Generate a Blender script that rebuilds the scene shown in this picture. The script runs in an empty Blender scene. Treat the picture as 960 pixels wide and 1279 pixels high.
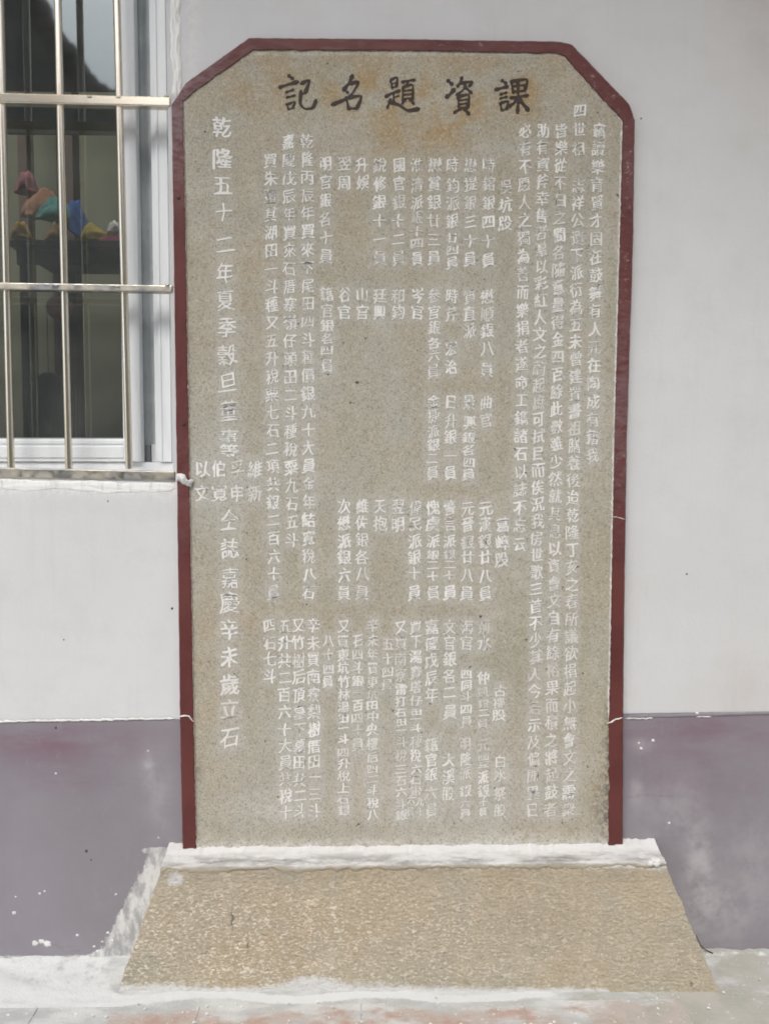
import bpy, bmesh, math, random
import numpy as np
from mathutils import Vector, noise as mn
random.seed(7)
S = bpy.context.scene
COL = S.collection
R = math.radians

# ------------------------------------------------------------------ camera
F_PX, D = 950.0, 1.9
PITCH, YAW = math.atan(0.050), math.atan(0.020)
fw = Vector((math.sin(YAW)*math.cos(PITCH), math.cos(YAW)*math.cos(PITCH), -math.sin(PITCH)))
rt = Vector((math.cos(YAW), -math.sin(YAW), 0))
up = rt.cross(fw)
def ray(u, v):
    return fw*F_PX + rt*(u-480) - up*(v-639.5)
_d = ray(480, 1193)
H = -_d.z*D/_d.y                       # eye height that puts the foot of the wall where it is seen
CAM = Vector((0, -D, H))
def P(u, v, Y=0.0):                    # where the line of sight through (u, v) meets the upright plane y = Y
    d = ray(u, v); t = (Y+D)/d.y
    return CAM + d*t
def G(u, v, z=0.0):                    # ... and the level plane at height z
    d = ray(u, v); t = (z-H)/d.z
    return CAM + d*t
cd = bpy.data.cameras.new('camera'); cam = bpy.data.objects.new('camera', cd); COL.objects.link(cam)
cam.location = CAM; cam.rotation_euler = (math.pi/2-PITCH, 0, -YAW)
cd.sensor_fit = 'VERTICAL'; cd.sensor_height = 36; cd.lens = F_PX/1279*36
cd.clip_start = 0.05; cd.clip_end = 500
S.camera = cam

# ------------------------------------------------------------------ light
S.view_settings.view_transform = 'Standard'; S.view_settings.look = 'None'
S.view_settings.gamma = 1; S.view_settings.exposure = 0.42
SUN_EL, SUN_AZ = R(52), R(200)         # azimuth clockwise from +y: behind the camera, a little to its left
w = bpy.data.worlds.new('World'); S.world = w; w.use_nodes = True
nt = w.node_tree; nt.nodes.clear()
sky = nt.nodes.new('ShaderNodeTexSky'); sky.sky_type = 'NISHITA'; sky.sun_disc = False
sky.sun_elevation = SUN_EL; sky.sun_rotation = SUN_AZ; sky.dust_density = 4; sky.air_density = 1.0
hs = nt.nodes.new('ShaderNodeHueSaturation'); hs.inputs['Saturation'].default_value = 0.48
hs.inputs['Value'].default_value = 1.5
bg = nt.nodes.new('ShaderNodeBackground'); bg.inputs['Strength'].default_value = 0.11
wo = nt.nodes.new('ShaderNodeOutputWorld')
nt.links.new(sky.outputs[0], hs.inputs['Color']); nt.links.new(hs.outputs[0], bg.inputs[0]); nt.links.new(bg.outputs[0], wo.inputs[0])
sl = bpy.data.lights.new('sun', 'SUN'); sl.energy = 0.9; sl.angle = R(25); sl.color = (1, 0.985, 0.96)
so = bpy.data.objects.new('sun', sl); COL.objects.link(so)
sd = Vector((math.sin(SUN_AZ)*math.cos(SUN_EL), math.cos(SUN_AZ)*math.cos(SUN_EL), math.sin(SUN_EL)))
so.rotation_euler = sd.to_track_quat('Z', 'Y').to_euler(); so.location = sd*20
S.cycles.filter_width = 1.8; S.cycles.max_bounces = 10; S.cycles.transparent_max_bounces = 12

# ------------------------------------------------------------------ materials
class N:
    def __init__(s, name, rough=0.8, metal=0.0):
        s.m = bpy.data.materials.new(name); s.m.use_nodes = True
        s.t = s.m.node_tree; s.b = s.t.nodes['Principled BSDF']
        s.b.inputs['Roughness'].default_value = rough; s.b.inputs['Metallic'].default_value = metal
        s.pos = s.t.nodes.new('ShaderNodeNewGeometry').outputs['Position']
    def put(s, sock, v):
        if isinstance(v, (int, float)): sock.default_value = v
        elif isinstance(v, (tuple, list)): sock.default_value = (*v, 1) if len(sock.default_value) == 4 and len(v) == 3 else v
        else: s.t.links.new(v, sock)
    def noise(s, scale, detail=4, rough=0.55, vec=None, sx=None, dist=0.0):
        n = s.t.nodes.new('ShaderNodeTexNoise'); n.inputs['Scale'].default_value = scale
        n.inputs['Detail'].default_value = detail; n.inputs['Roughness'].default_value = rough
        n.inputs['Distortion'].default_value = dist
        v = vec or s.pos
        if sx:
            mp = s.t.nodes.new('ShaderNodeMapping'); mp.inputs['Scale'].default_value = sx
            s.t.links.new(v, mp.inputs['Vector']); v = mp.outputs[0]
        s.t.links.new(v, n.inputs['Vector'])
        return n.outputs['Fac']
    def voro(s, scale, feat='F1', out='Distance', sx=None):
        n = s.t.nodes.new('ShaderNodeTexVoronoi'); n.inputs['Scale'].default_value = scale; n.feature = feat
        v = s.pos
        if sx:
            mp = s.t.nodes.new('ShaderNodeMapping'); mp.inputs['Scale'].default_value = sx
            s.t.links.new(v, mp.inputs['Vector']); v = mp.outputs[0]
        s.t.links.new(v, n.inputs['Vector']); return n.outputs[out]
    def ramp(s, f, a, b, lo=0.0, hi=1.0):
        n = s.t.nodes.new('ShaderNodeMapRange'); n.interpolation_type = 'SMOOTHSTEP'
        s.put(n.inputs[0], f); s.put(n.inputs[1], a); s.put(n.inputs[2], b); s.put(n.inputs[3], lo); s.put(n.inputs[4], hi)
        return n.outputs[0]
    def math(s, op, a, b=0.0):
        n = s.t.nodes.new('ShaderNodeMath'); n.operation = op; s.put(n.inputs[0], a); s.put(n.inputs[1], b); return n.outputs[0]
    def mix(s, f, a, b, mode='MIX'):
        n = s.t.nodes.new('ShaderNodeMix'); n.data_type = 'RGBA'; n.blend_type = mode
        s.put(n.inputs[0], f); s.put(n.inputs[6], a); s.put(n.inputs[7], b); return n.outputs[2]
    def attr(s, name):
        n = s.t.nodes.new('ShaderNodeAttribute'); n.attribute_name = name; return n.outputs['Fac']
    def axis(s, k):
        n = s.t.nodes.new('ShaderNodeSeparateXYZ'); s.t.links.new(s.pos, n.inputs[0]); return n.outputs[k]
    def color(s, v): s.put(s.b.inputs['Base Color'], v); return s
    def rough(s, v): s.put(s.b.inputs['Roughness'], v); return s
    def bump(s, h, dist=0.001, strength=1.0):
        n = s.t.nodes.new('ShaderNodeBump'); n.inputs['Distance'].default_value = dist; n.inputs['Strength'].default_value = strength
        s.put(n.inputs['Height'], h)
        if s.b.inputs['Normal'].links: s.t.links.new(s.b.inputs['Normal'].links[0].from_socket, n.inputs['Normal'])
        s.t.links.new(n.outputs[0], s.b.inputs['Normal']); return s

M = {}
# tablet stone: fine grey-tan granite, ochre staining, chalk wash around the letters
n = N('tablet_stone', 0.85)
big = n.noise(3.2, 5, 0.6); mid = n.noise(22, 5, 0.65); grain = n.noise(420, 2, 0.7); grain2 = n.noise(170, 3, 0.8)
c = n.mix(n.ramp(big, 0.35, 0.65), (0.422, 0.380, 0.290), (0.405, 0.402, 0.340))
c = n.mix(n.ramp(mid, 0.35, 0.7, 0, 0.4), c, (0.39, 0.335, 0.25))
c = n.mix(n.ramp(n.noise(7.5, 6, 0.7), 0.46, 0.70, 0, 0.55), c, (0.52, 0.50, 0.43))
c = n.mix(n.ramp(n.noise(5, 5, 0.6, sx=(1.4, 1, 0.7)), 0.50, 0.70, 0, 0.7), c, (0.345, 0.325, 0.23))
och = n.math('MULTIPLY', n.attr('ochre'), n.ramp(n.noise(12, 4), 0.38, 0.62))
c = n.mix(och, c, (0.39, 0.265, 0.11))
c = n.mix(n.math('MULTIPLY', n.attr('grime'), n.ramp(n.noise(60, 5, 0.7), 0.4, 0.62)), c, (0.14, 0.125, 0.10))
ch = n.math('MULTIPLY', n.attr('chalk'), n.ramp(n.noise(28, 6, 0.7), 0.25, 0.72, 0.35, 1.0))
c = n.mix(ch, c, (0.50, 0.495, 0.455))
ch2 = n.math('MULTIPLY', n.attr('lime'), n.ramp(n.noise(70, 6, 0.7), 0.35, 0.65, 0.1, 1.0))
c = n.mix(ch2, c, (0.70, 0.69, 0.66))
c = n.mix(n.ramp(grain, 0.32, 0.46, 0.65, 0.0), c, (0.12, 0.10, 0.08))
g3 = n.noise(215, 2, 0.6)
c = n.mix(n.ramp(g3, 0.30, 0.47, 0.55, 0.0), c, (0.17, 0.145, 0.11))
c = n.mix(n.ramp(grain2, 0.52, 0.68, 0.0, 0.6), c, (0.62, 0.56, 0.47))
pit = n.ramp(n.noise(55, 2, 0.5), 0.72, 0.76)
c = n.mix(pit, c, (0.09, 0.08, 0.07))
n.color(c).bump(grain2, 0.0012, 0.7).bump(mid, 0.004, 0.5); M['stone'] = n.m
# chalky white paint of the carved letters
n = N('letter_paint', 0.9)
wear = n.math('MAXIMUM', n.ramp(n.noise(260, 3, 0.7), 0.30, 0.45, 0.1, 1.0), n.ramp(n.noise(33, 2), 0.34, 0.48, 0.15, 1.0))
wear = n.math('MULTIPLY', wear, n.math('SUBTRACT', 1.0, n.attr('faded')))
c = n.mix(wear, (0.46, 0.43, 0.375), n.mix(n.noise(21, 3), (0.74, 0.735, 0.70), (0.90, 0.895, 0.87)))
n.color(c).bump(n.noise(420, 2), 0.0006, 0.6); M['letter'] = n.m
n = N('title_paint', 0.7)
c = n.mix(n.ramp(n.noise(260, 4, 0.75), 0.54, 0.72), (0.040, 0.025, 0.020), (0.11, 0.078, 0.055))
n.color(c); M['title'] = n.m
# maroon border
n = N('maroon_paint', 0.38); n.b.inputs['Specular IOR Level'].default_value = 0.3
c = n.mix(n.ramp(n.noise(9, 4), 0.3, 0.7), (0.105, 0.030, 0.028), (0.135, 0.040, 0.036))
sm = n.math('MULTIPLY', n.attr('dust_sheen'), n.ramp(n.noise(34, 5, 0.7, sx=(1, 1, 2.6)), 0.34, 0.62, 0.1, 1.0))
c = n.mix(sm, c, (0.21, 0.135, 0.145))
chip = n.math('MULTIPLY', n.attr('chip'), n.ramp(n.noise(42, 7, 0.85, sx=(1, 1, 1.6)), 0.57, 0.63))
c = n.mix(chip, c, (0.62, 0.57, 0.54))
n.color(c).rough(n.ramp(n.noise(30, 3), 0.3, 0.7, 0.42, 0.6)).bump(n.noise(40, 5, 0.6), 0.002, 0.45); M['maroon'] = n.m
# wall plaster
n = N('white_plaster', 0.88)
c = n.mix(n.ramp(n.noise(1.7, 4), 0.3, 0.7), (0.635, 0.64, 0.645), (0.67, 0.68, 0.69))
c = n.mix(n.ramp(n.noise(9, 6, 0.65), 0.45, 0.75, 0, 0.5), c, (0.59, 0.59, 0.575))
c = n.mix(n.ramp(n.noise(4, 6, 0.7, sx=(5, 1, 0.35)), 0.52, 0.75, 0, 0.30), c, (0.57, 0.565, 0.54))
c = n.mix(n.math('MULTIPLY', n.attr('stain_and_shade'), n.ramp(n.noise(11, 5, 0.6), 0.3, 0.65, 0.25, 1)), c, (0.47, 0.40, 0.33))
c = n.mix(n.math('MULTIPLY', n.attr('lime'), n.ramp(n.noise(60, 5, 0.7), 0.35, 0.6)), c, (0.84, 0.84, 0.82))
n.color(c).bump(n.noise(2.4, 3), 0.03, 0.4).bump(n.noise(16, 5, 0.6, sx=(1, 1, 0.6)), 0.004, 0.35).bump(n.noise(90, 5, 0.65), 0.0015, 0.5); M['plaster'] = n.m
# purple-grey wainscot paint
n = N('purple_paint', 0.7)
c = n.mix(n.ramp(n.noise(3.1, 5, 0.6), 0.3, 0.7), (0.232, 0.214, 0.240), (0.270, 0.254, 0.282))
c = n.mix(n.math('MULTIPLY', n.attr('stain_and_shade'), n.ramp(n.noise(8, 5, 0.6, sx=(0.6, 1, 2)), 0.3, 0.62, 0.15, 1)), c, (0.205, 0.125, 0.165))
c = n.mix(n.math('MULTIPLY', n.attr('chalk'), n.ramp(n.noise(14, 6, 0.68), 0.3, 0.66, 0.1, 1)), c, (0.47, 0.45, 0.47))
c = n.mix(n.ramp(n.math('ADD', n.attr('lime'), n.math('MULTIPLY', n.noise(38, 6, 0.75, sx=(1, 1, 0.8)), 0.9)), 0.86, 1.0), c, n.mix(n.ramp(n.noise(24, 6, 0.7, sx=(1.6, 1, 0.7)), 0.38, 0.62), (0.36, 0.36, 0.37), (0.68, 0.68, 0.67)))
c = n.mix(n.ramp(n.noise(16, 6, 0.75, sx=(2.2, 1, 0.8)), 0.55, 0.72, 0, 0.30), c, (0.33, 0.31, 0.33))
c = n.mix(n.ramp(n.noise(7, 7, 0.8, sx=(0.5, 1, 3)), 0.60, 0.66, 0, 0.35), c, (0.19, 0.165, 0.18))
n.color(c).bump(n.noise(5, 4), 0.01, 0.3).bump(n.noise(90, 5, 0.6), 0.0012, 0.4); M['purple'] = n.m
# lime mortar
n = N('lime_mortar', 0.92)
c = n.mix(n.ramp(n.noise(45, 6, 0.7, sx=(0.5, 1, 1.6)), 0.34, 0.62), (0.60, 0.60, 0.585), (0.80, 0.80, 0.78))
n.color(c).bump(n.noise(160, 5, 0.7), 0.002, 0.6); M['lime'] = n.m
n = N('bright_lime', 0.9); n.color(n.mix(n.ramp(n.noise(30, 5, 0.7, sx=(2, 1, 0.5)), 0.3, 0.5), (0.66, 0.66, 0.64), (0.86, 0.86, 0.84))).bump(n.noise(120, 5, 0.7), 0.002, 0.5); M['bright'] = n.m
n = N('streaky_mortar', 0.92)
c = n.mix(n.ramp(n.noise(26, 6, 0.7, sx=(0.3, 1, 1.6)), 0.36, 0.60), (0.27, 0.265, 0.25), (0.62, 0.62, 0.61))
c = n.mix(n.attr('clean'), c, (0.66, 0.66, 0.65))
c = n.mix(n.ramp(n.math('ADD', n.attr('fade'), n.math('MULTIPLY', n.noise(70, 6, 0.75, sx=(0.5, 1, 1.4)), 0.8)), 0.72, 1.05, 0, 0.95), c, (0.40, 0.355, 0.27))
n.color(c).bump(n.noise(120, 5, 0.7, sx=(0.4, 1, 1)), 0.003, 0.7); M['cap'] = n.m
# plinth stone
n = N('plinth_stone', 0.9)
c = n.mix(n.ramp(n.noise(4, 5, 0.6), 0.3, 0.7), (0.455, 0.375, 0.265), (0.445, 0.400, 0.305))
c = n.mix(n.ramp(n.noise(8, 6, 0.72), 0.48, 0.70, 0, 0.65), c, (0.385, 0.36, 0.29))
c = n.mix(n.ramp(n.noise(13, 6, 0.7), 0.52, 0.72, 0, 0.6), c, (0.58, 0.51, 0.395))
c = n.mix(n.ramp(n.noise(120, 4, 0.8), 0.30, 0.46, 0.55, 0), c, (0.17, 0.145, 0.105))
peck = n.math('MULTIPLY', n.ramp(n.noise(135, 2, 0.5, sx=(0.75, 1, 1.5), dist=0.8), 0.53, 0.62), n.ramp(n.noise(30, 4, 0.7), 0.35, 0.6, 0.35, 1.0))
c = n.mix(n.math('MULTIPLY', peck, n.attr('flecks')), c, (0.73, 0.675, 0.56))  # pale flecks: lime in the pits plus their lit highlights, painted as colour
c = n.mix(n.ramp(n.noise(260, 2, 0.8), 0.62, 0.72, 0, 0.6), c, (0.60, 0.53, 0.40))
c = n.mix(n.ramp(n.math('ADD', n.attr('lime'), n.math('MULTIPLY', n.noise(60, 6, 0.75), 0.9)), 0.75, 1.15), c, (0.66, 0.655, 0.64))
c = n.mix(n.math('MULTIPLY', n.attr('grime'), n.ramp(n.noise(50, 6, 0.75), 0.4, 0.6)), c, (0.22, 0.21, 0.17))
c = n.mix(n.attr('crack'), c, (0.045, 0.04, 0.035))
n.color(c).bump(n.noise(110, 4, 0.7, sx=(0.7, 1, 1.5)), 0.006, 1.0); M['plinth'] = n.m
# floor: cement skim, and red tiles under a smear of lime
def floor_mat(name, base_a, base_b, is_tile):
    n = N(name, 0.88)
    c = n.mix(n.ramp(n.noise(7, 5, 0.6), 0.35, 0.65), base_a, base_b)
    if is_tile:
        c = n.mix(n.ramp(n.math('ADD', n.math('MULTIPLY', n.axis(0), 1.4), n.math('MULTIPLY', n.noise(6, 5, 0.65), 0.9)), 0.95, 1.35), c, (0.37, 0.36, 0.31))
        c = n.mix(n.ramp(n.noise(13, 6, 0.7), 0.36, 0.60, 0.15, 0.9), c, (0.47, 0.42, 0.385))
    # lime: thick at the far left, thinner to the right
    k = n.math('ADD', n.noise(10, 7, 0.68, sx=(0.8, 1.5, 1)), n.ramp(n.axis(0), -0.95, -0.45, 0.42, 0.0))
    k = n.math('ADD', k, n.ramp(n.axis(1), -0.26, -0.12, 0.0, 0.22) if not is_tile else n.ramp(n.axis(1), -0.225, -0.165, 0.02, 0.30))
    k = n.math('SUBTRACT', k, n.ramp(n.axis(0), 0.45, 0.75, 0.0, 0.20))
    c = n.mix(n.ramp(k, 0.46, 0.66, 0, 0.92), c, n.mix(n.ramp(n.noise(11, 5, 0.6, sx=(0.7, 1.6, 1)), 0.35, 0.65), (0.44, 0.46, 0.46), (0.62, 0.64, 0.635)))
    c = n.mix(n.ramp(n.noise(48, 4, 0.7), 0.64, 0.70, 0, 0.9), c, (0.78, 0.78, 0.76))
    c = n.mix(n.ramp(n.noise(300, 3, 0.7), 0.3, 0.42, 0.4, 0), c, (0.2, 0.19, 0.17))
    c = n.mix(n.ramp(n.math('ADD', n.attr('band'), n.math('MULTIPLY', n.noise(28, 6, 0.75), 0.9)), 0.82, 1.02), c, (0.66, 0.68, 0.68))
    n.color(c).bump(n.noise(34, 6, 0.7), 0.006, 0.6).bump(n.noise(220, 4, 0.7), 0.0015, 0.6)
    return n.m
M['floor'] = floor_mat('cement_skim', (0.37, 0.37, 0.325), (0.44, 0.43, 0.39), False)
M['tile'] = floor_mat('red_floor_tile', (0.40, 0.25, 0.19), (0.45, 0.31, 0.26), True)
# steel, pvc, glass, room
n = N('stainless_steel', 0.24, 1.0)
c = n.mix(n.ramp(n.noise(6, 4, 0.6), 0.4, 0.7), (0.86, 0.79, 0.67), (0.78, 0.69, 0.54))
n.color(c).rough(0.2); n.b.inputs['Metallic'].default_value = 0.85; M['steel'] = n.m
n = N('dull_steel', 0.42, 1.0)
c = n.mix(n.ramp(n.noise(16, 5, 0.65, sx=(0.6, 1, 1)), 0.4, 0.62), (0.60, 0.56, 0.47), (0.36, 0.36, 0.36))
n.color(c).rough(n.ramp(n.noise(60, 4), 0.3, 0.7, 0.3, 0.6)); M['dull_steel'] = n.m
n = N('white_pvc', 0.32); n.color(n.mix(n.ramp(n.noise(20, 5, 0.6, sx=(1, 1, 0.15)), 0.4, 0.75), (0.84, 0.865, 0.88), (0.74, 0.765, 0.78))); M['pvc'] = n.m
n = N('grey_gasket', 0.6); n.color((0.22, 0.235, 0.24)); M['gasket'] = n.m
gm = bpy.data.materials.new('window_glass'); gm.use_nodes = True; t = gm.node_tree; t.nodes.clear()
o_ = t.nodes.new('ShaderNodeOutputMaterial'); mx = t.nodes.new('ShaderNodeMixShader'); tr = t.nodes.new('ShaderNodeBsdfTransparent'); gl = t.nodes.new('ShaderNodeBsdfGlossy')
tr.inputs[0].default_value = (0.80, 0.84, 0.82, 1); gl.inputs['Roughness'].default_value = 0.035; gl.inputs[0].default_value = (0.83, 0.95, 1, 1)
lw = t.nodes.new('ShaderNodeFresnel'); lw.inputs[0].default_value = 2.3
t.links.new(lw.outputs[0], mx.inputs[0]); t.links.new(tr.outputs[0], mx.inputs[1]); t.links.new(gl.outputs[0], mx.inputs[2]); df = t.nodes.new('ShaderNodeBsdfDiffuse'); df.inputs[0].default_value = (0.50, 0.52, 0.48, 1); m2 = t.nodes.new('ShaderNodeMixShader')
nz = t.nodes.new('ShaderNodeTexNoise'); nz.inputs['Scale'].default_value = 5; nz.inputs['Detail'].default_value = 7; nz.inputs['Roughness'].default_value = 0.7
ge = t.nodes.new('ShaderNodeNewGeometry'); mr = t.nodes.new('ShaderNodeMapRange'); mr.inputs[1].default_value = 0.3; mr.inputs[2].default_value = 0.7; mr.inputs[3].default_value = 0.04; mr.inputs[4].default_value = 0.13
t.links.new(ge.outputs['Position'], nz.inputs['Vector']); t.links.new(nz.outputs['Fac'], mr.inputs[0]); t.links.new(mr.outputs[0], m2.inputs[0])
t.links.new(mx.outputs[0], m2.inputs[1]); t.links.new(df.outputs[0], m2.inputs[2]); t.links.new(m2.outputs[0], o_.inputs[0]); M['glass'] = gm
def plain(name, col, rough=0.8, var=0.25, sc=12):
    n = N(name, rough); d = tuple(x*(1-var) for x in col)
    n.color(n.mix(n.ramp(n.noise(sc, 5, 0.6), 0.3, 0.7), d, col)).bump(n.noise(sc*6, 4), 0.002, 0.4); return n.m
M['olive'] = plain('olive_room_paint', (0.17, 0.165, 0.11), 0.9, 0.15, 3)
M['timber'] = plain('dark_timber', (0.10, 0.055, 0.035), 0.6)
M['brown_timber'] = plain('brown_timber', (0.17, 0.095, 0.06), 0.6)
M['eave'] = plain('pale_unseen_eave', (0.50, 0.33, 0.19), 0.8)
M['roof'] = plain('dark_roof_tile', (0.06, 0.065, 0.07), 0.8)
M['far_wall'] = plain('far_plaster', (0.16, 0.175, 0.17), 0.9)
M['room_dark'] = plain('room_floor_paint', (0.35, 0.34, 0.30), 0.8)

# ------------------------------------------------------------------ object helpers
def mesh(name, verts, faces, mat, parent=None, smooth=False):
    me = bpy.data.meshes.new(name); me.from_pydata([tuple(v) for v in verts], [], faces); me.materials.append(mat)
    if smooth: me.polygons.foreach_set('use_smooth', [True]*len(me.polygons))
    me.update(); o = bpy.data.objects.new(name, me); COL.objects.link(o)
    if parent: o.parent = parent
    return o
def tag(o, label=None, cat=None, group=None, kind=None):
    for k, v in (('label', label), ('category', cat), ('group', group), ('kind', kind)):
        if v: o[k] = v
    return o
def empty(name, label, cat, loc=(0, 0, 0), group=None):
    o = bpy.data.objects.new(name, None); COL.objects.link(o); o.empty_display_size = 0.1
    return tag(o, label, cat, group)          # stays at the origin; parts are built in world metres
def box_bm(bm, a, b, bev=0.0):
    x0, y0, z0 = (min(p, q) for p, q in zip(a, b)); x1, y1, z1 = (max(p, q) for p, q in zip(a, b))
    vs = [bm.verts.new(p) for p in ((x0,y0,z0),(x1,y0,z0),(x1,y1,z0),(x0,y1,z0),(x0,y0,z1),(x1,y0,z1),(x1,y1,z1),(x0,y1,z1))]
    fs = [bm.faces.new([vs[i] for i in f]) for f in ((3,2,1,0),(4,5,6,7),(0,1,5,4),(1,2,6,5),(2,3,7,6),(3,0,4,7))]
    if bev:
        es = list({e for f in fs for e in f.edges})
        bmesh.ops.bevel(bm, geom=es, offset=bev, segments=2, profile=0.6, affect='EDGES')
def bm_obj(name, bm, mat, parent=None, smooth=False):
    bmesh.ops.recalc_face_normals(bm, faces=bm.faces)
    me = bpy.data.meshes.new(name); bm.to_mesh(me); bm.free(); me.materials.append(mat)
    if smooth: me.polygons.foreach_set('use_smooth', [True]*len(me.polygons))
    o = bpy.data.objects.new(name, me); COL.objects.link(o)
    if parent: o.parent = parent
    return o
def box(name, a, b, mat, parent=None, bev=0.0):
    bm = bmesh.new(); box_bm(bm, a, b, bev); return bm_obj(name, bm, mat, parent)
def attr(o, name, vals):
    a = o.data.attributes.new(name, 'FLOAT', 'POINT'); a.data.foreach_set('value', np.clip(np.asarray(vals, dtype=np.float32), 0, 1))
def fn(x, y=0.0, z=0.0): return mn.noise(Vector((x, y, z)))
def fr(x, y=0.0, z=0.0): return mn.fractal(Vector((x, y, z)), 0.7, 2.1, 4)
def gauss(u, v, cu, cv, su, sv): return np.exp(-((u-cu)/su)**2-((v-cv)/sv)**2)
def to_px(co):                         # photo coordinates of points on a surface, to place stains that have a shape
    rel = np.asarray(co)-np.array(CAM)
    zf = rel@np.array(fw)
    return 480+F_PX*(rel@np.array(rt))/zf, 639.5-F_PX*(rel@np.array(up))/zf
def coords(o):
    a = np.empty(len(o.data.vertices)*3, dtype=np.float32); o.data.vertices.foreach_get('co', a); return a.reshape(-1, 3)
def ribbon(name, pts, hw, ht, mat, parent, nrm=Vector((0, -1, 0)), seed=0.0, rag=0.4, nv=6, step=0.004, bumpy=0.5, fq=60):
    """Ragged raised bead of mortar along a path: hw and ht are half width and height, nrm the face it lies on."""
    segs = []; 
    for a, b in zip(pts[:-1], pts[1:]):
        k = max(1, int((b-a).length/step)); segs += [a.lerp(b, i/k) for i in range(k)]
    segs.append(pts[-1]); n_ = len(segs); vs = []; fs = []
    for i, p in enumerate(segs):
        tdir = (segs[min(i+1, n_-1)]-segs[max(i-1, 0)]).normalized(); side = tdir.cross(nrm).normalized()
        s = i*step
        endf = min(1, (i+0.3)/3, (n_-1-i+0.3)/3)
        w1 = hw*(1+rag*1.6*fr(s*fq, seed, 1))*endf; w2 = hw*(1+rag*1.6*fr(s*fq, seed, 7))*endf
        w1 = max(w1, hw*0.08); w2 = max(w2, hw*0.08)
        for j in range(nv+1):
            q = j/nv*2-1; d = q*(w1 if q < 0 else w2)
            h = ht*math.sqrt(max(0, 1-q*q))*(1+bumpy*fr(s*fq*1.4, q*1.5+seed, 3))*endf
            vs.append(p+side*d+nrm*(max(h, 0) if abs(q) < 0.999 else -0.001))
    for i in range(n_-1):
        for j in range(nv):
            a = i*(nv+1)+j; fs.append((a, a+1, a+nv+2, a+nv+1))
    return mesh(name, vs, fs, mat, parent, True)

# ------------------------------------------------------------------ ground
def lines(a, b, fine, outer):
    return sorted(set([round(v, 5) for v in list(np.arange(a, b+1e-6, fine))+outer]))
gx = lines(-1.3, 1.3, 0.008, [-40, -20, -8, -4, -2.5, -1.8, 1.8, 2.5, 4, 8, 20, 40])
gy = lines(-0.32, 0.0, 0.008, [-40, -20, -10, -5, -2.5, -1.5, -1.0, -0.6, 0.3])
tile_back = G(480, 1253).y
vs = []
for y in gy:
    for x in gx:
        z = 0.0
        if abs(x) < 1.3 and y > -0.33:
            lim = max(0, min(1, (-0.35-x)/0.5))
            z = 0.0015*fr(x*18, y*18)+lim*0.004*(0.5+fr(x*9, y*16, 4))
            z += 0.012*math.exp(-((y)/0.025)**2)*(0.7+0.5*fr(x*14, 2))
            if y < tile_back+0.004: z = min(z, 0.0)-0.0
        vs.append((x, y, z))
nx = len(gx)
fs = [(j*nx+i, j*nx+i+1, (j+1)*nx+i+1, (j+1)*nx+i) for j in range(len(gy)-1) for i in range(nx-1)]
ground = tag(mesh('ground', vs, fs, M['floor'], None, True), kind='structure')
u, v = to_px(coords(ground))
attr(ground, 'band', (np.exp(-((v-1245+4*np.sin(u*.03))/7.5)**2)*0.8*np.clip((735-u)/70, 0, 1)+0.55*np.clip((165-u)/40, 0, 1)*(v > 1190)*(np.abs(v-1200) < 60)+0.5*np.exp(-((v-1191)/5.0)**2)*(u > 880))*(v > 0)*(v < 1400))
# red paving tiles, about 40 cm, in rows that run toward the viewer
tx = [G(u, 1262).x for u in (-155, 47, 249, 452, 655, 855, 1058)]
tw = (tx[-1]-tx[0])/6
for r_ in range(4):
    for i in range(5):
        y1 = tile_back-r_*tw; x0 = tx[0]+i*tw
        bm = bmesh.new(); g_ = 0.0018
        dz = random.uniform(-0.0008, 0.0008)
        box_bm(bm, (x0+g_, y1-tw+g_, -0.01), (x0+tw-g_, y1-g_, 0.0025+dz), 0.0012)
        bm_obj('floor_tile', bm, M['tile'], ground)

# ------------------------------------------------------------------ house: wall, wainscot, window
house = empty('house', 'white plastered house wall with purple-grey painted base and a barred window', 'house')
def zs(u, v): return P(u, v).z
WX1, WZ0, WX0, WZ1 = P(213, 350).x, P(100, 592).z, -2.4, 2.75
wx = lines(-1.15, 1.15, 0.012, [-8, -4, -2.4, WX1, 2, 4, 8]); wz = lines(0.55, 2.6, 0.012, [-0.3, 0.0, 0.3, WZ0, WZ1, 3.3, 4.4])
wx = [x for x in wx if x == round(WX1, 5) or abs(x-WX1) > 0.004]; wz = [z for z in wz if z == round(WZ0, 5) or abs(z-WZ0) > 0.004]
# window hole from WX0 to WX1, WZ0 to WZ1
vs = [(x, 0.0, z) for z in wz for x in wx]; nx = len(wx); fs = []
for j in range(len(wz)-1):
    for i in range(nx-1):
        cx, cz = (wx[i]+wx[i+1])/2, (wz[j]+wz[j+1])/2
        if WX0 < cx < WX1 and WZ0 < cz < WZ1: continue
        fs.append((j*nx+i, j*nx+i+1, (j+1)*nx+i+1, (j+1)*nx+i))
T = 0.24
k = len(vs)
vs += [(WX0,0,WZ0),(WX1,0,WZ0),(WX1,0,WZ1),(WX0,0,WZ1),(WX0,T,WZ0),(WX1,T,WZ0),(WX1,T,WZ1),(WX0,T,WZ1)]
fs += [(k,k+4,k+5,k+1),(k+1,k+5,k+6,k+2),(k+2,k+6,k+7,k+3),(k+3,k+7,k+4,k)]
k = len(vs)   # inner face of the wall, round the hole
xs_, zs_ = (-8, WX0, WX1, 8), (-0.3, WZ0, WZ1, 4.4)
vs += [(x, T, z) for z in zs_ for x in xs_]
fs += [(k+j*4+i+1, k+j*4+i, k+j*4+i+4, k+j*4+i+5) for j in range(3) for i in range(3) if not (i == 1 and j == 1)]
wall = mesh('wall', vs, fs, M['plaster'], house)
u, v = to_px(coords(wall))
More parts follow.
